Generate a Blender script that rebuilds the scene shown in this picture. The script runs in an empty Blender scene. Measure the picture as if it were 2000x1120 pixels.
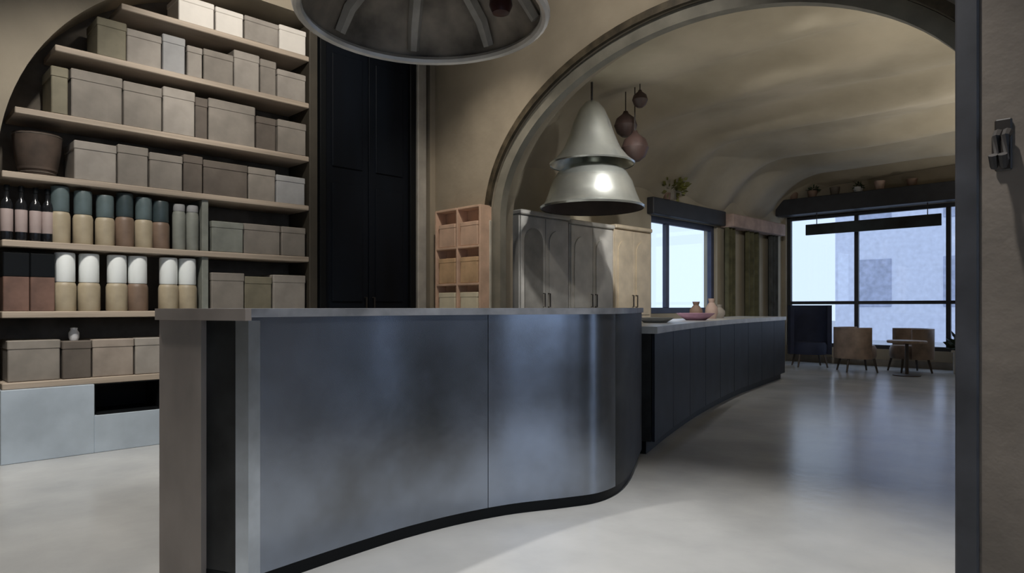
import bpy, bmesh, math, random
from mathutils import Vector, Matrix
R2 = math.sqrt(2.0)
rnd = random.Random(7)
scene = bpy.context.scene
C = scene.collection

# ---------------------------------------------------------------- camera, sky, exposure
# room axes: +Y runs along the shelf wall, -X is the shelf wall, +X the street front
cam_d = bpy.data.cameras.new('camera'); cam = bpy.data.objects.new('camera', cam_d); C.objects.link(cam)
cam_d.sensor_width = 36; cam_d.lens = 23.4; cam_d.shift_y = 0.02; cam_d.clip_start = 0.05
cam.location = (0, 0, 1.05); cam.rotation_euler = (math.pi/2, 0, math.pi/4)
scene.camera = cam
vs = scene.view_settings
vs.view_transform = 'Standard'; vs.look = 'None'; vs.gamma = 1; vs.use_curve_mapping = False
vs.exposure = 0.0
W = bpy.data.worlds.new('overcast_sky'); scene.world = W; W.use_nodes = True
bg = W.node_tree.nodes['Background']
bg.inputs[0].default_value = (0.66, 0.77, 1.0, 1); bg.inputs[1].default_value = 1.45

def V(X, Y):            # plan position measured along / across the view axis -> room plan
    return ((X - Y)/R2, (X + Y)/R2)

# ---------------------------------------------------------------- materials
MATS = {}
def mat(name, col, rough=0.6, metal=0.0, var=0.12, scale=6.0, bump=0.0, bscale=40.0, col2=None, stretch=(1,1,1), emit=None, spec=0.5, detail=5.0):
    m = bpy.data.materials.new(name); m.use_nodes = True
    nt = m.node_tree; b = nt.nodes['Principled BSDF']
    b.inputs['Roughness'].default_value = rough; b.inputs['Metallic'].default_value = metal
    b.inputs['Specular IOR Level'].default_value = spec
    tc = nt.nodes.new('ShaderNodeTexCoord'); mp = nt.nodes.new('ShaderNodeMapping')
    nt.links.new(tc.outputs['Object'], mp.inputs[0]); mp.inputs['Scale'].default_value = stretch
    nz = nt.nodes.new('ShaderNodeTexNoise'); nz.inputs['Scale'].default_value = scale; nz.inputs['Detail'].default_value = detail
    nt.links.new(mp.outputs[0], nz.inputs['Vector'])
    mx = nt.nodes.new('ShaderNodeMix'); mx.data_type = 'RGBA'
    c2 = col2 or tuple(max(0, c*(1-2*var)) for c in col)
    c1 = tuple(min(1, c*(1+var)) for c in col) if not col2 else col
    mx.inputs[6].default_value = (*c1, 1); mx.inputs[7].default_value = (*c2, 1)
    rp = nt.nodes.new('ShaderNodeMapRange'); rp.inputs[1].default_value = 0.3; rp.inputs[2].default_value = 0.7
    nt.links.new(nz.outputs[0], rp.inputs[0]); nt.links.new(rp.outputs[0], mx.inputs[0])
    nt.links.new(mx.outputs[2], b.inputs['Base Color'])
    if bump:
        n2 = nt.nodes.new('ShaderNodeTexNoise'); n2.inputs['Scale'].default_value = bscale; n2.inputs['Detail'].default_value = 4
        nt.links.new(mp.outputs[0], n2.inputs['Vector'])
        bp = nt.nodes.new('ShaderNodeBump'); bp.inputs['Strength'].default_value = bump; bp.inputs['Distance'].default_value = 0.02
        nt.links.new(n2.outputs[0], bp.inputs['Height']); nt.links.new(bp.outputs[0], b.inputs['Normal'])
    if emit:
        b.inputs['Emission Color'].default_value = (*emit[0], 1); b.inputs['Emission Strength'].default_value = emit[1]
    MATS[name] = m
    return m
def hexl(r, g, b):
    f = lambda c: (c/255/12.92) if c/255 <= .04045 else ((c/255+.055)/1.055)**2.4
    return (f(r), f(g), f(b))
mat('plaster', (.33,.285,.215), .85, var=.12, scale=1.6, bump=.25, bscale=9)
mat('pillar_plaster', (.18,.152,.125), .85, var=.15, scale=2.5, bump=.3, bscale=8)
mat('vault_plaster', (.45,.40,.31), .85, col2=(.31,.275,.205), scale=1.2, bump=.3, bscale=5)
mat('ceiling_paint', (.40,.34,.26), .9, var=.06)
mat('concrete', (.545,.55,.545), .22, col2=(.38,.388,.39), scale=1.5, bump=.05, bscale=14)
mat('pale_stone', (.46,.53,.60), .3, var=.12, scale=2.5)
mat('niche_dark', (.12,.10,.078), .8, var=.2)
mat('shelf_wood', (.42,.345,.27), .6, var=.15, scale=5, stretch=(1,.2,6))
mat('shelf_dark', (.05,.042,.03), .6)
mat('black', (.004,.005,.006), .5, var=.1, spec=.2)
mat('navy_black', (.003,.005,.009), .6, var=.3, scale=3, stretch=(1,1,.2), spec=.15)
mat('door_frame', (.36,.34,.30), .6)
mat('steel', (.37,.42,.515), .22, metal=.9, col2=(.17,.18,.195), scale=1.8, bump=.12, bscale=2.5)
mat('steel_bright', (.55,.60,.66), .3, metal=.9)
mat('counter_cap', (.24,.245,.26), .45, var=.2, scale=8)
mat('counter_dark', (.026,.027,.027), .5, var=.3, spec=.3)
mat('counter_post', (.27,.23,.20), .6, var=.2, scale=3, stretch=(1,1,.5))
mat('counter_navy', (.011,.014,.022), .5, var=.35, scale=4, spec=.3)
mat('counter_top', (.52,.53,.52), .35, var=.1)
mat('arch_bronze', (.075,.06,.038), .5, var=.4, scale=9)
mat('slate_metal', (.045,.047,.055), .5, var=.3, scale=4)
mat('pale_bead', (.20,.19,.155), .6)
mat('pale_post', (.48,.45,.38), .7)
mat('silver', (.74,.77,.73), .27, metal=.9, var=.05)
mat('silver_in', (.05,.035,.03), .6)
mat('copper', (.045,.026,.022), .5, metal=.0, var=.3)
mat('pendant_metal', (.66,.64,.60), .35, metal=.6, var=.2, scale=3)
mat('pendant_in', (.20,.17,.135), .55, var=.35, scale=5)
mat('pendant_in2', (.30,.28,.25), .5, var=.2)
mat('pendant_bulb', (.035,.008,.008), .3)
mat('white_lid', (.86,.89,.87), .4, var=.02)
mat('white', (.72,.72,.72), .5, var=.04)
mat('tan', (.40,.335,.23), .5, var=.15)
mat('tan_brown', (.20,.135,.095), .5, var=.2)
mat('teal', (.115,.155,.16), .4, var=.2)
mat('teal_dark', (.045,.065,.07), .4, var=.2)
mat('grey_green', (.22,.23,.20), .6, var=.15)
mat('dark_glass', (.012,.013,.015), .15)
mat('pink_label', (.40,.32,.30), .6)
mat('rust', (.17,.095,.07), .6, var=.25)
mat('taupe', (.235,.21,.18), .75, var=.12)
mat('taupe_light', (.32,.29,.255), .75, var=.12)
mat('taupe_dark', (.115,.095,.078), .75, var=.15)
mat('olive_box', (.20,.18,.125), .75, var=.15)
mat('grey_box', (.33,.33,.33), .7, var=.1)
mat('cream', (.74,.70,.64), .6, var=.05)
mat('kraft', (.31,.26,.215), .75, var=.15)
mat('brown_basket', (.085,.06,.045), .8, var=.3)
mat('peach', (.64,.44,.32), .65, var=.12)
mat('orange_tan', (.60,.40,.23), .65, var=.15)
mat('cream_yellow', (.74,.67,.50), .6, var=.08)
mat('cab_grey', (.48,.47,.44), .4, var=.1)
mat('cab_pale', (.60,.585,.54), .4, var=.08)
mat('cab_cream', (.68,.58,.43), .45, var=.08)
mat('cab_groove', (.20,.195,.18), .6)
mat('frame_dark', (.028,.03,.036), .5)
mat('frame_navy', (.04,.05,.095), .5)
mat('curtain', (.10,.095,.05), .9, var=.2)
mat('curtain_slate', (.06,.065,.065), .9, var=.2)
mat('pelmet', (.45,.33,.28), .8)
mat('sign_dark', (.02,.028,.032), .6, var=.4, scale=3)
mat('navy_fabric', (.016,.022,.05), .85)
mat('brown_leather', (.26,.19,.145), .5, var=.2)
mat('dark_wood', (.06,.045,.035), .5)
mat('wood', (.30,.22,.16), .5, var=.2, stretch=(1,6,1))
mat('leaf', (.03,.05,.022), .6, var=.4)
mat('leaf_olive', (.15,.15,.035), .6, var=.3)
mat('pot_pale', (.55,.56,.57), .5)
mat('pot_brown', (.20,.13,.095), .7)
mat('pink', (.58,.33,.46), .5)
mat('iron', (.02,.016,.014), .5)
mat('facade', (.80,.82,.92), .8, var=.06)
mat('facade_dark', (.50,.53,.66), .5)
mat('paving', (.50,.51,.54), .8)
mat('lamp_glow', (.9,.85,.75), .5, emit=((1,.88,.72), 6))
g = bpy.data.materials.new('glass'); g.use_nodes = True; MATS['glass'] = g
nt = g.node_tree; nt.nodes.clear()
o_ = nt.nodes.new('ShaderNodeOutputMaterial'); mixs = nt.nodes.new('ShaderNodeMixShader')
tr = nt.nodes.new('ShaderNodeBsdfTransparent'); gl = nt.nodes.new('ShaderNodeBsdfGlossy')
gl.inputs['Roughness'].default_value = .02; mixs.inputs[0].default_value = .06
tr.inputs[0].default_value = (.93,.96,.97,1)
nt.links.new(tr.outputs[0], mixs.inputs[1]); nt.links.new(gl.outputs[0], mixs.inputs[2]); nt.links.new(mixs.outputs[0], o_.inputs[0])

# ---------------------------------------------------------------- helpers
def link(name, bm_or_me, m, parent=None, smooth=False, loc=None, rz=0):
    if isinstance(bm_or_me, bmesh.types.BMesh):
        bmesh.ops.recalc_face_normals(bm_or_me, faces=bm_or_me.faces)
        me = bpy.data.meshes.new(name); bm_or_me.to_mesh(me); bm_or_me.free()
        if smooth:
            for p in me.polygons: p.use_smooth = True
            me.set_sharp_from_angle(angle=math.radians(38))
        me.materials.append(MATS[m])
    else: me = bm_or_me
    o = bpy.data.objects.new(name, me); C.objects.link(o)
    if parent: o.parent = parent
    if loc: o.location = loc
    o.rotation_euler.z = rz
    return o
def tag(o, label, cat, group=None):
    o['label'] = label; o['category'] = cat
    if group: o['group'] = group
    return o
def struct(name, bm, m, parent=None, smooth=False):
    o = link(name, bm, m, parent, smooth)
    if not parent: o['kind'] = 'structure'
    return o
def thing(name, label, cat, loc, rz=0, group=None):
    o = bpy.data.objects.new(name, None); C.objects.link(o); o.empty_display_size = .1
    o.location = loc; o.rotation_euler.z = rz
    return tag(o, label, cat, group)
def NB(): return bmesh.new()
def box(bm, x0, x1, y0, y1, z0, z1, bev=0.0, seg=1):
    r = bmesh.ops.create_cube(bm, size=1.0)
    vs_ = r['verts']
    for v in vs_:
        v.co = Vector(((x0+x1)/2 + v.co.x*(x1-x0), (y0+y1)/2 + v.co.y*(y1-y0), (z0+z1)/2 + v.co.z*(z1-z0)))
    if bev:
        es = list({e for v in vs_ for e in v.link_edges})
        bmesh.ops.bevel(bm, geom=es, offset=bev, segments=seg, affect='EDGES', profile=.5)
    return bm
def lathe(bm, prof, seg=24, c=(0,0), cap0=False, cap1=False):
    rings = []
    for r, z in prof:
        if r < 1e-5: rings.append([bm.verts.new((c[0], c[1], z))])
        else: rings.append([bm.verts.new((c[0]+r*math.cos(2*math.pi*k/seg), c[1]+r*math.sin(2*math.pi*k/seg), z)) for k in range(seg)])
    for a, b in zip(rings, rings[1:]):
        for k in range(seg):
            k2 = (k+1) % seg
            q = [a[k % len(a)], a[k2 % len(a)], b[k2 % len(b)], b[k % len(b)]]
            q2 = []
            for v in q:
                if v not in q2: q2.append(v)
            if len(q2) >= 3: bm.faces.new(q2)
    if cap0 and len(rings[0]) > 1: bm.faces.new(rings[0])
    if cap1 and len(rings[-1]) > 1: bm.faces.new(rings[-1])
    return bm
def tube(bm, pts, r, seg=8):
    prev = None; pts = [Vector(p) for p in pts]
    for i, p in enumerate(pts):
        d = (pts[min(i+1, len(pts)-1)] - pts[max(i-1, 0)]).normalized()
        up = Vector((0,0,1)) if abs(d.z) < .9 else Vector((1,0,0))
        a = d.cross(up).normalized(); b = d.cross(a)
        rr = r[i] if isinstance(r, (list, tuple)) else r
        ring = [bm.verts.new(p + a*rr*math.cos(2*math.pi*k/seg) + b*rr*math.sin(2*math.pi*k/seg)) for k in range(seg)]
        if prev:
            for k in range(seg): bm.faces.new([prev[k], prev[(k+1)%seg], ring[(k+1)%seg], ring[k]])
        else: bm.faces.new(ring)
        prev = ring
    bm.faces.new(prev)
    return bm
def strip_solid(bm, A, B, z0, z1):
    """solid between two plan polylines A and B (same count), z0..z1"""
    n = len(A); L = []
    for (p, q) in zip(A, B):
        L.append([bm.verts.new((p[0],p[1],z0)), bm.verts.new((p[0],p[1],z1)), bm.verts.new((q[0],q[1],z1)), bm.verts.new((q[0],q[1],z0))])
    for a, b in zip(L, L[1:]):
        for k in range(4): bm.faces.new([a[k], a[(k+1)%4], b[(k+1)%4], b[k]])
    bm.faces.new(L[0]); bm.faces.new(L[-1])
    return bm
def catmull(P, n=8):
    out = []
    P = [Vector((*p, 0)) for p in P]
    Q = [P[0]*2-P[1]] + P + [P[-1]*2-P[-2]]
    for i in range(1, len(Q)-2):
        for k in range(n):
            t = k/n; a, b, c, d = Q[i-1], Q[i], Q[i+1], Q[i+2]
            out.append(.5*((2*b)+(-a+c)*t+(2*a-5*b+4*c-d)*t*t+(-a+3*b-3*c+d)*t**3))
    out.append(P[-1])
    return out
def resample(pts, step):
    out = [pts[0]]; acc = 0
    for a, b in zip(pts, pts[1:]):
        L = (b-a).length; 
        while acc + L >= step:
            t = (step-acc)/L; a = a.lerp(b, t); out.append(a); L = (b-a).length; acc = 0
        acc += L
    if (out[-1]-pts[-1]).length > step*.3: out.append(pts[-1])
    return out
def offset(pts, d):
    o = []
    for i, p in enumerate(pts):
        t = (pts[min(i+1,len(pts)-1)] - pts[max(i-1,0)]).normalized()
        o.append(p + Vector((t.y, -t.x, 0))*d)     # +d = to the right of travel (street side)
    return o
ORD = ['first','second','third','fourth','fifth','sixth','seventh','eighth','ninth','tenth','eleventh','twelfth','thirteenth','fourteenth']

# ---------------------------------------------------------------- room shell
LW = -5.508      # face of shelf wall
AY = 4.37        # face of cross wall with the big arch
AT = 0.30
BY = 13.0        # window wall
CH = 4.2
RX = 2.6
FY = -3.2
AXL, AXR, ASZ, ARISE = -4.66, -0.54, 1.88, 1.40
ACX, AHS = (AXL+AXR)/2, (AXR-AXL)/2
bm = NB(); box(bm, LW-.6, RX+.1, FY-.1, BY+.15, -.12, 0); struct('floor', bm, 'concrete')
bm = NB(); box(bm, LW-.6, RX+.1, FY-.1, AY+AT, CH, CH+.12); struct('ceiling', bm, 'ceiling_paint')

# shelf wall with arched niche
NY0, NYC, NR, NZ, NY1 = .70, 2.40, 1.70, 1.96, 4.30
def niche_top(y):
    if y < NYC: return NZ + math.sqrt(max(0, NR*NR-(NYC-y)**2))
    return NZ + NR
bm = NB(); ND = .42
cols = [NY0 + (NYC-NY0)*(1-math.cos(math.pi/2*k/28)) for k in range(29)] + [NY1]
f = lambda *p: bm.faces.new([bm.verts.new(q) for q in p])
f((LW,FY,0),(LW,NY0,0),(LW,NY0,CH),(LW,FY,CH))
for a, b in zip(cols, cols[1:]):
    f((LW,a,niche_top(a)),(LW,b,niche_top(b)),(LW,b,CH),(LW,a,CH))
    f((LW,a,niche_top(a)),(LW,b,niche_top(b)),(LW-ND,b,niche_top(b)),(LW-ND,a,niche_top(a)))
f((LW,NY1,0),(LW,AY,0),(LW,AY,CH),(LW,NY1,CH))
f((LW,NY0,0),(LW,NY0,NZ),(LW-ND,NY0,NZ),(LW-ND,NY0,0))
f((LW,NY1,0),(LW,NY1,NZ+NR),(LW-ND,NY1,NZ+NR),(LW-ND,NY1,0))
bmesh.ops.remove_doubles(bm, verts=bm.verts, dist=1e-4)
struct('wall_left', bm, 'plaster')
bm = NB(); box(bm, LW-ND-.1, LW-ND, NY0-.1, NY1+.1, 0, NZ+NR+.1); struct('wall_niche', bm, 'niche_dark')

# cross wall with the big arch
def arch_pt(t, grow=0.0):
    return (ACX - (AHS+grow)*math.cos(t), ASZ + (ARISE+grow)*math.sin(t))
bm = NB()
ts = [math.pi*k/48 for k in range(49)]
def both(p):
    f(*[(x, AY, z) for x, z in p]); f(*[(x, AY+AT, z) for x, z in p])
DX0, DX1, DZ1 = .25, 2.35, 3.3          # unseen glazed opening, added to give the steel counter a bright reflection
both([(LW-.6,0),(AXL,0),(AXL,CH),(LW-.6,CH)]); both([(AXR,0),(DX0,0),(DX0,CH),(AXR,CH)])
both([(DX1,0),(RX,0),(RX,CH),(DX1,CH)]); both([(DX0,DZ1),(DX1,DZ1),(DX1,CH),(DX0,CH)])
for x in (DX0, DX1): f((x,AY,0),(x,AY,DZ1),(x,AY+AT,DZ1),(x,AY+AT,0))
f((DX0,AY,DZ1),(DX1,AY,DZ1),(DX1,AY+AT,DZ1),(DX0,AY+AT,DZ1))
for a, b in zip(ts, ts[1:]):
    p, q = arch_pt(a), arch_pt(b)
    both([p, q, (q[0],CH), (p[0],CH)])
    f((p[0],AY,p[1]),(q[0],AY,q[1]),(q[0],AY+AT,q[1]),(p[0],AY+AT,p[1]))
for x in (AXL, AXR): f((x,AY,0),(x,AY,ASZ),(x,AY+AT,ASZ),(x,AY+AT,0))
bmesh.ops.remove_doubles(bm, verts=bm.verts, dist=1e-4)
struct('wall_arch', bm, 'plaster')
# casing round the arch (arc and right leg), paler bead inside it, pale post on the left
def ring_trim(name, m, g0, g1, y0, y1, left_leg, right_leg):
    P = []
    if left_leg: P += [((AXL-g0, 0), (AXL-g1, 0))]
    P += [(arch_pt(t, g0), arch_pt(t, g1)) for t in ts]
    if right_leg: P += [((AXR+g0, 0), (AXR+g1, 0))]
    bm = NB(); L = []
    for a, b in P: L.append([bm.verts.new((a[0],y0,a[1])), bm.verts.new((b[0],y0,b[1])), bm.verts.new((b[0],y1,b[1])), bm.verts.new((a[0],y1,a[1]))])
    for a, b in zip(L, L[1:]):
        for k in range(4): bm.faces.new([a[k], a[(k+1)%4], b[(k+1)%4], b[k]])
    bm.faces.new(L[0]); bm.faces.new(L[-1])
    return struct(name, bm, m, smooth=True)
ring_trim('trim_1', 'arch_bronze', 0.0, .06, AY-.035, AY, False, True)
ring_trim('trim_2', 'pale_bead', -.11, -.005, AY+.02, AY+.10, True, True)
bm = NB(); box(bm, AXL-.12, AXL+.02, AY-.03, AY+.0, 0, ASZ, .006); struct('trim_3', bm, 'pale_post')
# plaster pillar close to the camera with a dark metal corner
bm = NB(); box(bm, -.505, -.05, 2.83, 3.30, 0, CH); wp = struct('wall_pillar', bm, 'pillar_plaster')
bm = NB(); box(bm, -.566, -.495, 2.815, 3.315, 0, CH, .006); struct('trim_7', bm, 'slate_metal')

# back bay: side wall with window hole, window wall, right wall, rippled plaster ceiling
SW0, SW1, SZ0, SZ1 = 8.42, 10.42, .95, 2.42
bm = NB()
box(bm, LW-.25, LW, AY+AT, SW0, 0, 3.9); box(bm, LW-.25, LW, SW1, BY, 0, 3.9)
box(bm, LW-.25, LW, SW0, SW1, 0, SZ0); box(bm, LW-.25, LW, SW0, SW1, SZ1, 3.9)
struct('wall_side', bm, 'vault_plaster')
BX1 = -.4
BZ0, BZ1 = .30, 2.80
WX0, WX1 = -5.42, -.75
bm = NB()
box(bm, LW-.25, WX0, BY, BY+.2, 0, 3.9); box(bm, WX1, BX1+.2, BY, BY+.2, 0, 3.9)
box(bm, WX0, WX1, BY, BY+.2, 0, BZ0); box(bm, WX0, WX1, BY, BY+.2, BZ1, 3.9)
struct('wall_back', bm, 'plaster')
bm = NB(); box(bm, BX1, BX1+.2, AY+AT, BY, 0, 3.9); struct('wall_bay_right', bm, 'plaster')
bm = NB()
nx, ny = 40, 140
def cz(x, y):
    s = (y-AY)/(BY-AY)
    w = .085*math.sin(y*4.1+.35*math.sin(x*1.3)+.5) + .035*math.sin(y*7.3+x*.8+1.2) + .02*math.sin(x*2.1+y*1.1)
    z = 3.46 + w*(.5+.8*s)
    dl = x - LW
    if dl < 1.2: z -= .72*(1-dl/1.2)**2.2
    return z
G = [[bm.verts.new((LW+(BX1-LW)*i/nx, AY+AT+(BY-AY-AT)*j/ny, cz(LW+(BX1-LW)*i/nx, AY+AT+(BY-AY-AT)*j/ny))) for j in range(ny+1)] for i in range(nx+1)]
for i in range(nx):
    for j in range(ny): bm.faces.new([G[i][j], G[i+1][j], G[i+1][j+1], G[i][j+1]])
struct('ceiling_bay', bm, 'vault_plaster', smooth=True)
bm = NB(); box(bm, LW-.25, BX1+.2, AY+AT, BY+.2, 3.85, 3.95); struct('roof_slab', bm, 'ceiling_paint')

# street front of the front bay (right wall) with tall glazed openings between piers
OPEN = [(-2.9,-.5), (-.2,1.35), (1.70,3.42)]
bm = NB()
ys = [FY] + [v for o in OPEN for v in o] + [AY+AT]
for k in range(0, len(ys), 2): box(bm, RX, RX+.2, ys[k], ys[k+1], 0, CH)
for a, b in OPEN: box(bm, RX, RX+.2, a, b, 0, .35); box(bm, RX, RX+.2, a, b, 3.3, CH)
struct('wall_right', bm, 'plaster')
bm = NB(); box(bm, LW-.6, RX+.2, FY-.2, FY, 0, CH); struct('wall_front', bm, 'plaster')

# glazing
def glazed(name, axis, a0, a1, z0, z1, pos, mullions, rails, fm, fw=.06):
    bmf = NB()
    def bx(p0, p1, q0, q1, d=.08):
        if axis == 'y': box(bmf, pos-d/2, pos+d/2, p0, p1, q0, q1, .006)
        else: box(bmf, p0, p1, pos-d/2, pos+d/2, q0, q1, .006)
    bx(a0, a0+fw, z0, z1); bx(a1-fw, a1, z0, z1); bx(a0+fw, a1-fw, z0, z0+fw); bx(a0+fw, a1-fw, z1-fw, z1)
    root = struct(name, bmf, fm)
    for m_ in mullions:
        bmf = NB(); bx(m_-fw/2, m_+fw/2, z0+fw, z1-fw, .07); link('mullion', bmf, fm, root)
    for r_ in rails:
        bmf = NB(); bx(a0+fw, a1-fw, r_-.03, r_+.03, .06); link('rail', bmf, fm, root)
    e = [a0+fw] + list(mullions) + [a1-fw]; zz = [z0+fw] + list(rails) + [z1-fw]
    for p0, p1 in zip(e, e[1:]):
        for q0, q1 in zip(zz, zz[1:]):
            bmf = NB()
            if axis == 'y': box(bmf, pos-.004, pos+.004, p0, p1, q0, q1)
            else: box(bmf, p0, p1, pos-.004, pos+.004, q0, q1)
            link('pane', bmf, 'glass', root)
    return root
glazed('window_1', 'x', WX0, WX1, BZ0, BZ1, BY+.1, [-4.16, -2.72], [1.13], 'frame_dark', .07)
glazed('window_2', 'y', SW0, SW1, SZ0, SZ1, LW-.10, [8.98], [], 'frame_navy', .09)
for k, (a, b) in enumerate(OPEN): glazed('window_%d' % (k+3), 'y', a, b, .35, 3.3, RX+.1, [(a+b)/2], [], 'frame_dark', .05)
glazed('added_door', 'x', DX0, DX1, 0.005, DZ1, AY+.15, [(DX0+DX1)/2], [1.0], 'frame_dark', .05)  # added glazing out of view, mirrored in the steel sheets
# dark beam over the window wall and navy lintel above the side window
bm = NB(); box(bm, LW+.02, BX1, BY-.32, BY, 2.80, 3.10, .01); struct('trim_4', bm, 'frame_dark')
bm = NB(); box(bm, LW, LW+.12, 8.3, 10.5, 2.42, 2.66, .01); struct('trim_5', bm, 'frame_dark')
for nm, (x0,x1,y0,y1) in {'baseboard_left':(LW,LW+.02,FY,NY0), 'baseboard_back':(WX0,WX1,BY-.02,BY)}.items():
    bm = NB(); box(bm, x0, x1, y0, y1, 0, .12, .004); struct(nm, bm, 'taupe')

# outside
bm = NB(); box(bm, -40, 45, -30, 60, -.5, -.14); struct('pavement', bm, 'paving')
def building(x0, x1, y0, y1, h, label, face):
    t = thing('street_building', label, 'building', ((x0+x1)/2, (y0+y1)/2, -.14))
    hx, hy = (x1-x0)/2, (y1-y0)/2
    bm = NB(); box(bm, -hx, hx, -hy, hy, 0, h); link('wall', bm, 'facade', t)
    bm = NB(); box(bm, -hx-.2, hx+.2, -hy-.2, hy+.2, h, h+.3); link('cornice', bm, 'facade', t)
    n = int(2*hx/2.4) if face == 'y' else int(2*hy/2.4)
    for k in range(n):
        for z in (1.2, 4.2):
            if z+1.8 > h: continue
            bm = NB()
            if face == 'y':
                c = -hx + (k+.5)*2*hx/n; box(bm, c-.55, c+.55, -hy-.04, -hy+.05, z, z+1.7, .02)
            else:
                c = -hy + (k+.5)*2*hy/n; box(bm, hx-.05, hx+.04, c-.55, c+.55, z, z+1.7, .02)
            link('window', bm, 'facade_dark', t)
building(-9, -1, 26, 32, 6.5, 'pale lavender building across the street beyond the end windows', 'y')

# ---------------------------------------------------------------- tall dark door beside shelves
bm = NB(); box(bm, LW-.05, LW+.03, 3.03, 3.09, 0, 3.62, .005); box(bm, LW-.05, LW+.03, 4.03, 4.10, 0, 3.62, .005); box(bm, LW-.05, LW+.03, 3.09, 4.03, 3.55, 3.62)
d1 = struct('door_1', bm, 'black')
for k, (a, b) in enumerate(((3.095, 3.555), (3.565, 4.025))):
    bm = NB(); box(bm, LW-.05, LW-.005, a, b, .01, 3.54, .004); lf = link('door_leaf', bm, 'navy_black', d1)
    for z0, z1 in ((.15,.95),(1.1,2.2),(2.35,3.4)):
        bm = NB(); box(bm, LW-.006, LW+.008, a+.07, b-.07, z0, z1, .006); link('panel', bm, 'navy_black', lf)
    bm = NB(); hy = b-.04 if k == 0 else a+.04
    tube(bm, [(LW-.005,hy,.98),(LW+.03,hy,.98),(LW+.03,hy,1.14),(LW-.005,hy,1.14)], .008, 6); link('handle', bm, 'iron', lf)
bm = NB(); box(bm, LW, LW+.05, 4.11, 4.22, 0, 3.75, .01); struct('trim_6', bm, 'door_frame')

# ---------------------------------------------------------------- shelving
TZ = [.54, 1.02, 1.50, 1.96, 2.40, 2.88, 3.30]
unit = thing('shelving_unit', 'tall taupe wall shelving filled with jars and boxes in arched niche', 'shelving', (LW-.2, 2.0, 0))
sx0, sx1 = -.20, .19
SY = lambda y: y-2.0
def tier_left(z): # left end of a board at height z inside the arch
    if z <= NZ: return NY0+.03
    return NYC - math.sqrt(NR*NR-(z+.04-NZ)**2) + .03
for k, z in enumerate(TZ):
    bm = NB(); box(bm, sx0, sx1, SY(tier_left(z)), SY(2.94), z-.045, z, .005); link('shelf_board', bm, 'shelf_wood', unit)
bm = NB(); box(bm, sx0, sx1+.01, SY(2.94), SY(3.02), 0, 3.6, .006); link('upright', bm, 'shelf_dark', unit)
for z0, z1 in zip(TZ[1:3], TZ[2:4]):
    bm = NB(); box(bm, sx0, sx1-.02, SY(2.02), SY(2.07), z0, z1-.045, .004); link('upright', bm, 'grey_green', unit)
# pale plinth with a black opening
bm = NB()
for (a, b, z0, z1) in ((.72,1.26,0,.495),(1.72,2.94,0,.495),(1.26,1.72,0,.27)):
    box(bm, sx0, sx1+.02, SY(a), SY(b), z0, z1, .004)
pl = link('plinth', bm, 'pale_stone', unit)
bm = NB(); box(bm, sx0, sx0+.02, SY(1.26), SY(1.72), .27, .495); link('recess_back', bm, 'black', unit)
bm = NB(); box(bm, sx0+.02, sx1-.02, SY(1.262), SY(1.275), .272, .49); box(bm, sx0+.02, sx1-.02, SY(1.705), SY(1.718), .272, .49); box(bm, sx0+.02, sx1+.015, SY(1.275), SY(1.705), .271, .279); box(bm, sx0+.02, sx1-.02, SY(1.275), SY(1.705), .484, .492)
link('recess_lining', bm, 'black', unit)

SHELF = {0:'plinth', 1:'lowest board', 2:'second board from the bottom', 3:'third board from the bottom', 4:'fourth board from the bottom', 5:'fifth board from the bottom', 6:'top board'}
boxcache = {}
def carton(k, y0, y1, h, m, lab, lidm=None, depth=.30, front=0.0, name='storage_box'):
    w = y1-y0-.012
    z = TZ[k]
    bm = NB(); box(bm, -depth/2, depth/2, -w/2, w/2, 0, h*.8, .006)
    o = link(name, bm, m, None, loc=(LW-.02-depth/2-front, (y0+y1)/2, z))
    bm = NB(); box(bm, -depth/2-.004, depth/2+.004, -w/2-.003, w/2+.003, h*.78, h, .006); link('lid', bm, lidm or m, o)
    tag(o, lab, 'box', 'boxes on the wall shelves')
    return o
def row(k, y0, y1, seq, colours, hrange, group):
    """seq of widths filling y0..y1"""
    tot = sum(seq); y = y0; n = len(seq); hs = []
    for i, w in enumerate(seq):
        wy = w/tot*(y1-y0); c = colours[i % len(colours)]
        h = rnd.uniform(*hrange); hs.append(h)
        nm = {'taupe':'taupe','taupe_light':'pale taupe','taupe_dark':'dark taupe','olive_box':'olive brown','grey_box':'grey','cream':'cream','kraft':'kraft brown','grey_green':'grey green','brown_basket':'dark brown','rust':'rust brown'}[c]
        dirn = 'from left' if i < (n+1)//2 else 'from right'
        od = ORD[i] if i < (n+1)//2 else ORD[n-1-i]
        o = carton(k, y, y+wy, h, c, '%s lidded box %s %s %s' % (nm, od, dirn, group), depth=rnd.uniform(.26,.31), front=rnd.uniform(0,.03))
        y += wy
    return hs
# top row of cream boxes and rows below
row(6, 1.84, 2.92, [1.2,1,1.3,1.1], ['cream','cream','taupe_light','cream'], (.20,.24), 'on the top shelf')
row(5, 1.28, 2.92, [.8,1,.7,.5,1.0,.9,.6,1.1], ['olive_box','taupe_light','grey_box','taupe_light','taupe','taupe_light','taupe','taupe_light'], (.24,.33), 'on the sixth shelf up')
row(4, 1.12, 2.92, [1.1,.9,.8,.35,1.3,.6,.9], ['taupe','taupe','taupe_light','taupe_dark','taupe','taupe_dark','taupe'], (.27,.38), 'on the fifth shelf up')
carton(4, 1.0, 1.11, .33, 'olive_box', 'dark olive box in the arch corner of the fifth shelf up')
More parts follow.
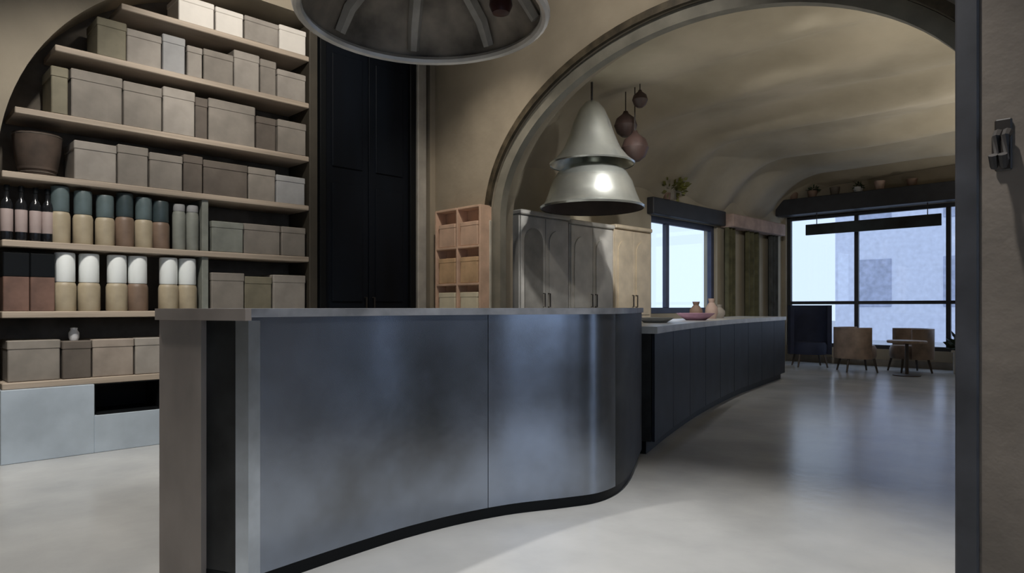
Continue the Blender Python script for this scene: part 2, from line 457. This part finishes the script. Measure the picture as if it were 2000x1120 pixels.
# fourth shelf: woven basket, boxes
bm = NB(); lathe(bm, [(.0,0),(.10,0),(.125,.08),(.14,.18),(.15,.30),(.135,.30),(.12,.05),(0,.03)], 16)
bk = link('basket', bm, 'brown_basket', None, True, loc=(LW-.19, .955, TZ[3])); tag(bk, 'dark brown round basket at the left end of the fourth shelf up', 'basket')
bm = NB()
for k in range(5):
    pts = [(.148*math.cos(t)*(.72+.065*k), .148*math.sin(t)*(.72+.065*k), .03+.065*k) for t in [2*math.pi*j/16 for j in range(17)]]
    tube(bm, pts, .007, 5)
link('weave_band', bm, 'taupe_dark', bk)
row(3, 1.14, 2.92, [.9,.7,.8,.5,1.2,.8,.9], ['taupe_light','taupe','taupe','taupe_dark','taupe_dark','taupe','grey_box'], (.22,.31), 'on the fourth shelf up')
# third shelf right, second shelf right
row(2, 2.09, 2.92, [.8,1,.7], ['grey_green','taupe','taupe'], (.25,.30), 'on third shelf up right of divider')
row(1, 2.09, 2.92, [.9,.8,1.0], ['taupe','olive_box','taupe_light'], (.25,.32), 'on second shelf up right of divider')
plinth_h = row(0, .76, 2.92, [1,.6,.9,.8,1,.7,1.1,.9], ['taupe','taupe_dark','kraft','taupe_light','kraft','taupe','kraft','taupe'], (.26,.32), 'on the plinth')
# jars
def jar(k, y, r, h, split, bodym, lidm, lab, cat='jar', grp='jars on the wall shelves', x=None, name='jar'):
    bm = NB(); hb = h*split
    lathe(bm, [(0,0),(r*.94,0),(r,.012),(r,hb-.03),(r*.9,hb-.008),(r*.8,hb)], 20, cap1=True)
    o = link(name, bm, bodym, None, True, loc=(x if x else LW-.03-r, y, TZ[k]))
    bm = NB(); lathe(bm, [(r*.86,hb),(r*.9,hb+.006),(r*.9,h-.012),(r*.84,h),(0,h)], 20); link('lid', bm, lidm, o, True)
    tag(o, lab, cat, grp)
    return o
def yat(px):  # where a line of sight in plan meets the shelf front
    a = (px-1000)/1300; d = 7.79/(1-a); return d*(1+a)/R2
for i, y in enumerate([1.10, 1.25, 1.43, 1.57, 1.79, 1.93]):
    jar(1, y, .072, .415, .50, 'tan' if i not in (3,) else 'tan_brown', 'white_lid', '%s jar with tall white lid, %s from the left on the second shelf up' % ('brown' if i==3 else 'tan', ORD[i]))
for i, y in enumerate([1.07, 1.21, 1.35, 1.48, 1.61, 1.73]):
    jar(2, y, .064, .40-.015*(i%3), .56, ['tan','tan','tan','tan_brown','tan','tan_brown'][i], ['teal','teal','teal','teal_dark','teal','teal_dark'][i], '%s jar with %s lid, %s jar from the left on the third shelf up' % (['tan','tan','tan','brown','tan','brown'][i], ['teal grey','teal grey','teal grey','dark teal','teal grey','dark teal'][i], ORD[i]))
for i, y in enumerate([1.86, 1.96]):
    jar(2, y, .048, .36, .85, 'grey_green', 'grey_box', 'grey green canister, %s of two beside the shelf divider' % ['left','right'][i], 'canister', 'grey canisters by the divider', name='canister')
# slim dark bottles, black-lidded rust cartons on the left
for i, y in enumerate([.765, .845, .925, .995]):
    bm = NB(); lathe(bm, [(0,0),(.032,0),(.035,.01),(.035,.24),(.028,.27),(.013,.29),(.013,.34)], 16, cap1=True)
    o = link('bottle', bm, 'dark_glass', None, True, loc=(LW-.08, y, TZ[2]))
    bm = NB(); lathe(bm, [(.0355,.06),(.0362,.062),(.0362,.21),(.0355,.212)], 16); link('label', bm, 'pink_label', o, True)
    bm = NB(); lathe(bm, [(.014,.335),(.017,.337),(.017,.372),(.012,.376),(0,.376)], 12); link('cap', bm, 'black', o, True)
    tag(o, 'slim black bottle with pinkish label, %s from the left on the third shelf up' % ORD[i], 'bottle', 'slim dark bottles on the shelves')
for i, (a, b) in enumerate(((.74,.885),(.89,1.03))):
    bm = NB(); box(bm, -.13, .13, -(b-a)/2, (b-a)/2, 0, .24, .005); o = link('carton', bm, 'rust', None, loc=(LW-.17,(a+b)/2,TZ[1]))
    bm = NB(); box(bm, -.134, .134, -(b-a)/2-.002, (b-a)/2+.002, .235, .40, .006); link('lid', bm, 'black', o)
    tag(o, 'rust brown carton with deep black lid, %s of two at the left shelf end' % ['left','right'][i], 'box', 'rust cartons on the shelves')
bm = NB(); lathe(bm, [(0,0),(.026,0),(.034,.02),(.034,.055),(.022,.075),(.024,.09),(0,.095)], 16)
o = link('porcelain_jar', bm, 'white', None, True, loc=(LW-.12, 1.16, TZ[0]+plinth_h[1])); tag(o, 'little white porcelain jar on a dark box above the plinth', 'jar')

# ---------------------------------------------------------------- front counter (tall, curved steel)
near = [(-.96,2.43),(-.77,2.665),(-.62,2.84),(-.46,3.01),(-.247,3.19),(0,3.345),(.28,3.455),(.46,3.545),(.60,3.72),(.71,3.98),(.80,4.28),(.90,4.62)]
NP = resample(catmull([V(*p) for p in near]), .03)
BACKDIR = Vector((-.96, -.10, 0))
t = thing('front_counter', 'tall curved counter clad in dark blue grey steel sheets in the foreground', 'counter', (NP[0].x, NP[0].y, 0))
E0 = Vector((*V(-.96,2.43),0)); E1 = Vector((*V(-1.36,2.60),0)); o0 = Vector((NP[0].x, NP[0].y, 0))
ed = (E1-E0).normalized(); en = Vector((ed.y, -ed.x, 0))
if en.y > 0: en = -en
EL = (E1-E0).length
def backp(dist):   # rear edge of the counter, swinging from the end face to the run
    o = []
    for k, p in enumerate(NPl):
        w = min(1, k/25); o.append(p + (ed*(1-w)+BACKDIR*w)*min(dist, EL+.01+w))
    return o
def loc_(pts): return [p - Vector((NP[0].x, NP[0].y, 0)) for p in pts]
NPl = loc_(NP)
n = len(NPl)
edge_pt = Vector((*V(.575, 3.685), 0)) - Vector((NP[0].x, NP[0].y, 0))
ke = min(range(n), key=lambda k: (NPl[k]-edge_pt).length)      # past here the steel's dark reflection is put into the panel colour
cuts = [0, int(n*.40), ke, n-1]
for a, b in zip(cuts, cuts[1:]):
    seg_ = NPl[a:b+1]; s2 = list(seg_)
    if a: s2[0] = s2[0].lerp(s2[1], .12)
    bm = NB(); strip_solid(bm, offset(s2, 0), offset(s2, -.02), .06, 1.012); link('steel_panel' if a < ke else 'dark_reflection_panel', bm, 'steel' if a < ke else 'counter_dark', t, True)
bm = NB(); strip_solid(bm, offset(NPl, -.03), backp(.45), .06, 1.01); link('carcass', bm, 'counter_dark', t, True)
bm = NB(); strip_solid(bm, offset(NPl, -.022), backp(.42), 0, .06); link('toe_kick', bm, 'black', t, True)
bm = NB(); strip_solid(bm, offset(NPl, .012), backp(.50), 1.012, 1.044); link('worktop', bm, 'counter_cap', t, True)
# end of the counter: bright corner strip, dark inset panel, clay-coloured end post
def endpiece(name, s0, s1, z0, z1, d0, d1, m):
    a, b = E0+ed*s0-o0, E0+ed*s1-o0
    bm = NB(); strip_solid(bm, [a+en*d1, b+en*d1], [a+en*d0, b+en*d0], z0, z1); link(name, bm, m, t)
endpiece('corner_strip', -.012, .05, .0, 1.0, -.05, .015, 'steel_bright')
endpiece('end_panel', .05, .215, .0, 1.0, -.06, -.03, 'counter_dark')
endpiece('end_post', .215, EL, .0, 1.0, -.12, .02, 'counter_post')
endpiece('end_cap', -.012, EL+.012, 1.0, 1.044, .0, .03, 'counter_post')

# lower bar counter running through the arch
far = [(1.01,4.72),(1.36,5.46),(1.9,6.5),(2.7,7.85),(4.0,9.75)]
FP = resample(catmull([V(*p) for p in far]), .05)
f0 = Vector((FP[0].x, FP[0].y, 0)); FPl = [p-f0 for p in FP]
t2 = thing('bar_counter', 'long low navy black counter with pale top running through the arch', 'counter', f0)
nf = len(FPl); k0 = 0
while k0 < nf-1:
    k1 = min(k0+13, nf-1); 
    if nf-1-k1 < 5: k1 = nf-1
    s_ = FPl[k0:k1+1]; s2 = list(s_); s2[0] = s2[0].lerp(s2[1], .2)
    bm = NB(); strip_solid(bm, offset(s2, 0), offset(s2, -.02), .09, .86); link('front_panel', bm, 'counter_navy', t2, True)
    k0 = k1
bm = NB(); strip_solid(bm, offset(FPl, -.025), offset(FPl, -.62), .09, .86); link('carcass', bm, 'counter_dark', t2, True)
bm = NB(); strip_solid(bm, offset(FPl, -.06), offset(FPl, -.58), 0, .09); link('toe_kick', bm, 'black', t2, True)
bm = NB(); strip_solid(bm, offset(FPl, .02), offset(FPl, -.66), .86, .91); link('worktop', bm, 'counter_top', t2, True)
def on_bar(i, back): 
    q = offset(FP, -back)[i]; return (q.x, q.y, .91)
# things on the bar counter
bm = NB(); lathe(bm, [(0,.0),(.10,.0),(.17,.05),(.20,.075),(.19,.075),(.10,.015),(0,.012)], 24)
o = link('bowl', bm, 'pink', None, True, loc=on_bar(int(nf*.42), .22)); tag(o, 'wide pink bowl on the pale bar counter top', 'bowl')
bm = NB(); lathe(bm, [(0,.0),(.10,.0),(.15,.03),(.17,.045),(.16,.045),(.10,.012),(0,.01)], 24)
o = link('tray', bm, 'pot_pale', None, True, loc=on_bar(int(nf*.22), .3)); tag(o, 'round pale dish on the bar counter near the front counter', 'dish')
for i, (fr, bk_, h, m, lab) in enumerate(((.50,.35,.20,'pot_brown','brown clay vase on the bar counter behind the pink bowl'),(.58,.30,.24,'pelmet','rosy tall vase on the bar counter, middle of three'),(.66,.34,.17,'taupe_light','pale squat vase on the bar counter nearest the windows'))):
    bm = NB(); lathe(bm, [(0,0),(.05,0),(.075,h*.3),(.07,h*.55),(.03,h*.8),(.042,h),(.034,h),(.022,h*.8),(0,h*.75)], 20)
    o = link('vase', bm, m, None, True, loc=on_bar(int(nf*fr), bk_)); tag(o, lab, 'vase', 'vases on the bar counter')

# ---------------------------------------------------------------- big round pendant over the counter
px_, py_ = V(-.40, 3.02)
p = thing('dome_pendant', 'big round shallow metal pendant lamp hanging over the front counter', 'pendant lamp', (px_, py_, 2.37))
RR = .56
bm = NB(); lathe(bm, [(RR,0),(RR*.98,.06),(RR*.86,.17),(RR*.62,.27),(RR*.3,.33),(.05,.35),(.05,.38),(0,.38)], 48); link('shade', bm, 'pendant_metal', p, True)
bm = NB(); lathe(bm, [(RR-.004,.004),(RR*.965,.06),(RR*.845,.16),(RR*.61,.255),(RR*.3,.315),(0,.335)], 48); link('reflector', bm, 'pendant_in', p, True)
bm = NB(); tube(bm, [(RR*math.cos(a)*.985, RR*math.sin(a)*.985, 0) for a in [2*math.pi*k/48 for k in range(49)]], .022, 8); link('rim', bm, 'pendant_metal', p, True)
for k in range(8):
    a = 2*math.pi*(k+.3)/8; bm = NB()
    pts = [(RR*q*math.cos(a), RR*q*math.sin(a), z) for q, z in ((.95,.045),(.83,.15),(.6,.24),(.3,.30),(.12,.315))]
    tube(bm, pts, [.03,.035,.035,.03,.02], 6); link('rib', bm, 'pendant_in2', p, True)
bm = NB(); lathe(bm, [(.10,.33),(.11,.2),(.09,.16),(0,.155)], 20); link('hub', bm, 'pendant_in2', p, True)
for k in range(2):
    a = math.pi*k + 1.05; c = (.36*math.cos(a), .36*math.sin(a))
    bm = NB(); lathe(bm, [(.025,.27),(.03,.18),(.05,.13),(.055,.09),(.04,.055),(0,.045)], 16, c); link('bulb', bm, 'pendant_bulb', p, True)
bm = NB(); tube(bm, [(0,0,.37),(0,0,CH-2.37-.03)], .012); link('rod', bm, 'iron', p)
bm = NB(); lathe(bm, [(0,CH-2.37-.05),(.06,CH-2.37-.05),(.07,CH-2.37)], 16, cap1=True); link('canopy', bm, 'iron', p, True)

# ---------------------------------------------------------------- two-tier silver pendant beyond the arch
lx, ly = V(.84, 7.0)
p = thing('tiered_pendant', 'polished silver pendant lamp with two bell tiers behind the arch', 'pendant lamp', (lx, ly, 2.08))
bm = NB(); lathe(bm, [(.54,0),(.55,.02),(.50,.06),(.46,.16),(.42,.28),(.36,.38),(.28,.44),(.12,.47)], 48); link('lower_shade', bm, 'silver', p, True)
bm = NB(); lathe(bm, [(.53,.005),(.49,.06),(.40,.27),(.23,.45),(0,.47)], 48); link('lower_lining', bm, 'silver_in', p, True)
bm = NB(); lathe(bm, [(.44,.46),(.45,.475),(.38,.53),(.30,.63),(.24,.77),(.19,.92),(.13,1.05),(.07,1.12),(.03,1.14),(.0,1.14)], 48); link('upper_shade', bm, 'silver', p, True)
bm = NB(); lathe(bm, [(.43,.465),(.36,.53),(.22,.77),(.11,1.03),(0,1.10)], 48); link('upper_lining', bm, 'silver', p, True)
bm = NB(); lathe(bm, [(.10,.45),(.10,.62)], 20); link('neck', bm, 'silver', p, True)
bm = NB(); tube(bm, [(0,0,1.13),(0,0,1.40)], .012); link('rod', bm, 'iron', p)
for i, (a, d, zc, lab) in enumerate(((1250,7.15,3.28,'highest small dark copper globe hanging right of the silver pendant'),(1222,7.5,3.10,'middle small dark copper globe hanging beside the silver pendant'),(1240,7.3,2.80,'lowest dark copper globe hanging beside the silver pendant'))):
    X = (a-1000)/1300*d; gx, gy = V(X, d); r = (.085,.13,.15)[i]
    gp = thing('globe_pendant', lab, 'pendant lamp', (gx, gy, zc-r), group='dark copper globes by the silver pendant')
    bm = NB(); lathe(bm, [(r*.35,0),(r*.75,r*.32),(r,r*.95),(r*.8,r*1.55),(r*.3,r*1.95),(r*.18,r*2.2),(0,r*2.2)], 20, cap0=True); link('shade', bm, 'copper', gp, True)
    bm = NB(); tube(bm, [(0,0,r*2.2),(0,0,max(3.48-zc+r, r*2.2+.05))], .006, 6); link('cord', bm, 'iron', gp)

# ---------------------------------------------------------------- wall rack of peach boxes on the pier
t = thing('wall_rack', 'shallow peach wall rack with pigeonholes on the plaster pier', 'rack', (-4.99, AY-.075, .9))
bm = NB(); box(bm, -.34, .34, .06, .075, 0, 1.12); link('back_panel', bm, 'peach', t)
for x in (-.33, 0, .33): bm = NB(); box(bm, x-.012, x+.012, -.07, .06, 0, 1.12, .003); link('side_panel', bm, 'peach', t)
for z in (.0, .36, .72, 1.10):
    for x in (-.165, .165): bm = NB(); box(bm, x-.153, x+.153, -.07, .06, z, z+.022, .003); link('shelf', bm, 'peach', t)
cm = [('cream_yellow','cream'),('orange_tan','orange tan'),('peach','peach')]
for r in range(3):
    for c in range(2):
        m, nm = cm[r]
        bm = NB(); h = (.27,.25,.23)[r]; box(bm, -.125, .125, -.06, .05, 0, h*.85, .006)
        o = link('small_carton', bm, m, None, loc=(-4.99+(-.165,.165)[c], AY-.075, .9+.36*r+.0225))
        bm = NB(); box(bm, -.128, .128, -.063, .052, h*.82, h, .005); link('lid', bm, m, o)
        tag(o, '%s small carton in the %s row of the wall rack, %s column' % (nm, ['bottom','middle','top'][r], ['left','right'][c]), 'box', 'cartons in the peach rack')

# ---------------------------------------------------------------- pale cabinets along the side wall behind the arch
def cabinet(y0, y1, h, m, lab):
    w = y1-y0-.01
    t = thing('tall_cabinet', lab, 'cabinet', (LW+.26, (y0+y1)/2, 0), group='pale cabinets behind the arch')
    bm = NB(); box(bm, -.25, .25, -w/2, w/2, .08, h, .006); link('body', bm, m, t)
    bm = NB(); box(bm, -.25, .20, -w/2+.02, w/2-.02, 0, .08); link('plinth', bm, 'cab_groove', t)
    bm = NB(); box(bm, -.25, .29, -w/2-.004, w/2+.004, h, h+.05, .01); link('cornice', bm, m, t)
    for s in (-1, 1):
        a, b = (-w/2+.012, -.004) if s < 0 else (.004, w/2-.012)
        bm = NB(); box(bm, .25, .268, a, b, .10, h-.015, .004); dr = link('door', bm, m, t)
        # raised arched panel
        bm = NB(); c = (a+b)/2; hw = (b-a)/2-.05; zc = h-.14-hw
        P = [(c-hw,.95),(c+hw,.95)] + [(c+hw*math.cos(q), zc+hw*math.sin(q)) for q in [math.pi*k/14 for k in range(15)]]
        fr_ = bm.faces.new([bm.verts.new((.268,y,z)) for y, z in P])
        r_ = bmesh.ops.extrude_face_region(bm, geom=[fr_]); bmesh.ops.translate(bm, verts=[v for v in r_['geom'] if isinstance(v, bmesh.types.BMVert)], vec=(.012,0,0))
        link('arched_panel', bm, 'cab_groove' if (s < 0 and m == 'cab_grey') else m, dr)
        bm = NB(); tube(bm, [(.27, c+s*-.5*(b-a)*.8, 1.05),(.30, c+s*-.5*(b-a)*.8, 1.05),(.30, c+s*-.5*(b-a)*.8, 1.2),(.27, c+s*-.5*(b-a)*.8, 1.2)], .007, 6); link('handle', bm, 'iron', dr)
cabinet(5.10, 5.92, 2.05, 'cab_grey', 'grey white tall cabinet nearest the arch jamb, under the silver pendant')
cabinet(5.94, 6.78, 2.02, 'cab_pale', 'pale tall cabinet in the middle of three behind the arch')
cabinet(6.80, 7.62, 2.04, 'cab_cream', 'warm cream tall cabinet nearest the side window')
bm = NB(); box(bm, LW+.02, LW+.30, 4.78, 5.06, 0, 2.2, .01); tag(link('dark_post', bm, 'slate_metal'), 'dark square post between the arch and the grey cabinet', 'post')

# curtain, pelmet
for (y0, y1, m, lab) in ((10.52, 10.86, 'curtain', 'narrow olive drape hanging right beside the side window'), (11.26, 11.80, 'curtain', 'middle olive drape of three on the side wall'), (12.22, 12.60, 'curtain_slate', 'dark slate drape in the corner by the end windows')):
    bm = NB(); pts = []; pts2 = []
    for k in range(49):
        y = y0 + (y1-y0)*k/48; d = .10 + .05*math.sin(k/48*2*math.pi*3)
        pts.append((LW+d, y)); pts2.append((LW+d-.012, y))
    strip_solid(bm, pts, pts2, .06, 2.40)
    cu = link('drape', bm, m, None, True); tag(cu, lab, 'curtain', 'drapes on the side wall')
bm = NB(); box(bm, LW+.005, LW+.24, 10.52, 12.62, 2.40, 2.62, .01); pm = link('pelmet', bm, 'pelmet'); tag(pm, 'rosy brown boxed pelmet above the three drapes', 'pelmet')

# dark hanging board in front of the end windows
bs = thing('hanging_board', 'long dark board hanging across the end windows', 'sign', (-3.86, BY-.2, 2.40))
bm = NB(); box(bm, -1.10, 1.10, -.02, .02, 0, .20, .006); link('board', bm, 'sign_dark', bs)
for x in (-.9, .9): bm = NB(); tube(bm, [(x,0,.2),(x,0,.405)], .008, 6); link('hanger', bm, 'iron', bs)

# pots on the dark beam
def leaf_cluster(bm, c, r, nleaf, size, seed, up=.4):
    q = random.Random(seed)
    for _ in range(nleaf):
        d = Vector((q.gauss(0,1), q.gauss(0,1), abs(q.gauss(0,1))*up+q.gauss(0,.4))).normalized()
        b = Vector(c) + d*r*q.uniform(.2,1); s = d.cross(Vector((q.gauss(0,1),q.gauss(0,1),q.gauss(0,1)))).normalized()
        L = size*q.uniform(.7,1.3); tip = b+d*L; mid = b+d*L*.5
        bm.faces.new([bm.verts.new(v) for v in (b, mid+s*L*.28, tip, mid-s*L*.28)])
for i, (x, m, h, plant, lab) in enumerate(((-5.2,'pot_brown',.16,False,'brown pot on the dark beam nearest the curtain'),(-4.85,'pot_brown',.13,True,'brown pot with dark leaves, second on the dark beam'),(-4.45,'taupe_dark',.15,False,'dark taupe pot, third on the dark beam from the curtain'),(-4.05,'pot_pale',.10,True,'small pale pot with green leaves on the dark beam'),(-3.7,'pelmet',.16,False,'rosy clay pot on the dark beam beside the green leaves'),(-3.2,'pot_brown',.13,False,'brown pot on the dark beam farthest from the curtain'))):
    pt = thing('beam_pot', lab, 'pot', (x, BY-.17, 3.10), group='pots on the dark beam')
    bm = NB(); lathe(bm, [(0,0),(.06,0),(.085,h*.8),(.09,h),(.075,h),(.07,h*.85),(0,h*.8)], 16); link('pot', bm, m, pt, True)
    if plant:
        bm = NB(); leaf_cluster(bm, (0,0,h), .08, 40, .07, i); link('foliage', bm, 'leaf', pt)
# olive plant on the lintel over the side window
pt = thing('trailing_plant', 'olive leafy plant on the lintel above the side window', 'plant', (LW+.08, 8.72, 2.66))
bm = NB(); lathe(bm, [(0,0),(.05,0),(.06,.10),(.05,.10),(0,.08)], 14); link('pot', bm, 'pot_brown', pt, True)
bm = NB(); leaf_cluster(bm, (.08,0,.14), .22, 130, .10, 5); link('foliage', bm, 'leaf_olive', pt)

# ---------------------------------------------------------------- lounge by the windows
def tub_chair(X, Y, rz, m, h, lab, name='tub_chair'):
    x, y = V(X, Y)
    t = thing(name, lab, 'chair', (x, y, 0), rz, 'chairs by the end windows')
    bm = NB(); A = []; B = []
    for k in range(25):
        a = math.radians(-20 + 220*k/24); A.append((.36*math.cos(a), .34*math.sin(a))); B.append((.29*math.cos(a), .27*math.sin(a)))
    strip_solid(bm, A, B, .22, h); link('backrest', bm, m, t, True)
    bm = NB(); lathe(bm, [(0,.22),(.27,.22),(.285,.26),(.285,.38),(.26,.43),(0,.44)], 24); link('seat', bm, m, t, True)
    for sx in (-1, 1):
        for sy in (-1, 1):
            bm = NB(); tube(bm, [(sx*.2, sy*.19, .22),(sx*.24, sy*.23, 0)], [.02,.014], 8); link('leg', bm, 'dark_wood', t)
tub_chair(5.25, 11.75, .6, 'navy_fabric', 1.08, 'high backed navy tub chair at the end of the bar counter')
tub_chair(5.62, 10.85, 2.2, 'brown_leather', .72, 'brown tub chair left of the round table by the windows')
tub_chair(6.42, 10.75, -.9, 'brown_leather', .70, 'brown tub chair right of the round table by the windows')
x, y = V(6.02, 10.15)
t = thing('side_table', 'small round wooden table between the brown tub chairs', 'table', (x, y, 0))
bm = NB(); lathe(bm, [(0,.50),(.26,.50),(.27,.51),(.27,.53),(.26,.54),(0,.54)], 28); link('table_top', bm, 'wood', t, True)
bm = NB(); tube(bm, [(0,0,.02),(0,0,.50)], .025); link('stem', bm, 'dark_wood', t)
bm = NB(); lathe(bm, [(0,0),(.19,0),(.19,.015),(.04,.03)], 24, cap1=True); link('base', bm, 'dark_wood', t, True)
x, y = V(7.35, 10.25)
t = thing('trough_planter', 'long pale trough planter with dark green foliage under the right window', 'planter', (x, y, 0))
bm = NB(); box(bm, -.45, .45, -.14, .14, 0, .36, .015); box(bm, -.47, .47, -.16, .16, .33, .37, .008); link('trough', bm, 'pot_pale', t)
bm = NB()
for k in range(6): leaf_cluster(bm, (-.36+.145*k,0,.40), .15, 90, .13, 20+k, 1.0)
link('foliage', bm, 'leaf', t)

# iron coat hooks on the right pier
t = thing('coat_hook', 'dark iron double coat hook on the brown plaster pillar', 'hook', (-.42, 2.83, 1.60))
bm = NB(); box(bm, -.03, .02, -.012, 0, -.08, .10, .005); link('back_plate', bm, 'iron', t)
for x in (-.018, .008):
    bm = NB(); tube(bm, [(x,-.015,.05),(x,-.05,.03),(x,-.065,-.05),(x,-.09,-.075),(x,-.11,-.04)], [.016,.014,.013,.012,.014], 8); link('hook', bm, 'iron', t, True)

# ---------------------------------------------------------------- ceiling spotlights, plus added ones at the arch wall
def spot(x, y, z, tx, ty, tz, power, lab, size=70, col=(1,.9,.78)):
    t = thing('ceiling_spotlight', lab, 'spotlight', (x, y, z), group='ceiling spotlights')
    bm = NB(); lathe(bm, [(.07,0),(.075,-.01),(.075,-.10),(.06,-.11),(.055,-.06),(0,-.055)], 20, cap0=True); link('housing', bm, 'iron', t, True)
    bm = NB(); lathe(bm, [(0,-.058),(.052,-.063),(.052,-.07),(0,-.07)], 20); link('lens', bm, 'lamp_glow', t, True)
    l = bpy.data.lights.new('spot_beam', 'SPOT'); l.energy = power; l.spot_size = math.radians(size); l.spot_blend = .8; l.color = col; l.shadow_soft_size = .06
    lo = bpy.data.objects.new('spot_beam', l); C.objects.link(lo); lo.parent = t
    lo.location = (0,0,-.12); lo.rotation_euler = (Vector((tx,ty,tz))-Vector((x,y,z-.12))).to_track_quat('-Z','Y').to_euler()
spot(-3.6, 2.0, CH, LW, 2.5, 3.4, 230, 'ceiling spotlight washing the top shelves', 70, (1,.94,.86))
spot(-3.8, .9, CH, LW, 1.4, 1.4, 250, 'ceiling spotlight washing the jar shelves', 66, (1,.95,.88))
spot(-1.0, 2.2, CH, -1.15, 2.0, 0, 540, 'ceiling spotlight over the floor before the steel counter', 64, (1,.97,.93))
spot(-3.6, 3.0, CH, -4.9, AY, 1.4, 170, 'ceiling spotlight aimed at the peach rack', 60)
spot(-3.6, .2, CH, -3.6, .7, 0, 450, 'ceiling spotlight over the floor before the shelves', 95, (1,.96,.9))
spot(-2.7, 4.79, 3.50, -4.9, 6.7, 1.3, 330, 'added unseen spotlight behind the arch crown aimed at the pale cabinets', 70, (1,.97,.93))  # added out of view to brighten the cabinets
spot(-2.2, 4.79, 3.50, -4.4, 5.5, 2.5, 120, 'added unseen spotlight behind the arch crown aimed at the silver pendant', 45, (1,.98,.95))  # added out of view to light up the silver shades
spot(-2.6, 2.5, CH, -3.3, AY, 3.1, 110, 'added ceiling spotlight aimed at the wall above the arch', 80, (1,.93,.84))  # added lamp that lifts the plaster over the arch
spot(-1.7, 4.79, 3.50, -5.3, 11.4, 1.5, 420, 'added unseen spotlight behind the arch crown aimed at the drapes', 40, (1,.97,.93))  # added out of view, rakes across the drapes
# unseen standing uplighters, added on the right to brighten the back bay ceiling
for i, (x, y, pw) in enumerate(((-1.0, 6.0, 75), (-1.0, 9.3, 85), (-1.0, 11.6, 35))):
    t = thing('added_uplighter', ['added unseen floor lamp with bowl shade just behind the arch', 'added unseen floor lamp with bowl shade halfway along the right wall', 'added unseen floor lamp with bowl shade beside the end windows'][i], 'floor lamp', (x, y, 0), group='added uplighters along the right wall')
    bm = NB(); lathe(bm, [(0,0),(.15,0),(.15,.02),(.02,.035)], 20, cap1=True); link('base', bm, 'iron', t, True)
    bm = NB(); tube(bm, [(0,0,.03),(0,0,1.72)], .012); link('pole', bm, 'iron', t)
    bm = NB(); lathe(bm, [(.02,1.70),(.10,1.73),(.17,1.82),(.16,1.82),(.09,1.745),(0,1.73)], 20); link('shade', bm, 'iron', t, True)
    bm = NB(); lathe(bm, [(0,1.74),(.03,1.76),(.035,1.79),(0,1.815)], 12); link('bulb', bm, 'lamp_glow', t, True)
    l = bpy.data.lights.new('added_uplight', 'SPOT'); l.energy = pw; l.spot_size = math.radians(165); l.spot_blend = .6; l.color = (1,.93,.82); l.shadow_soft_size = .08
    lo = bpy.data.objects.new('added_uplight', l); C.objects.link(lo); lo.parent = t; lo.location = (0,0,1.86); lo.rotation_euler = (math.pi,0,0)
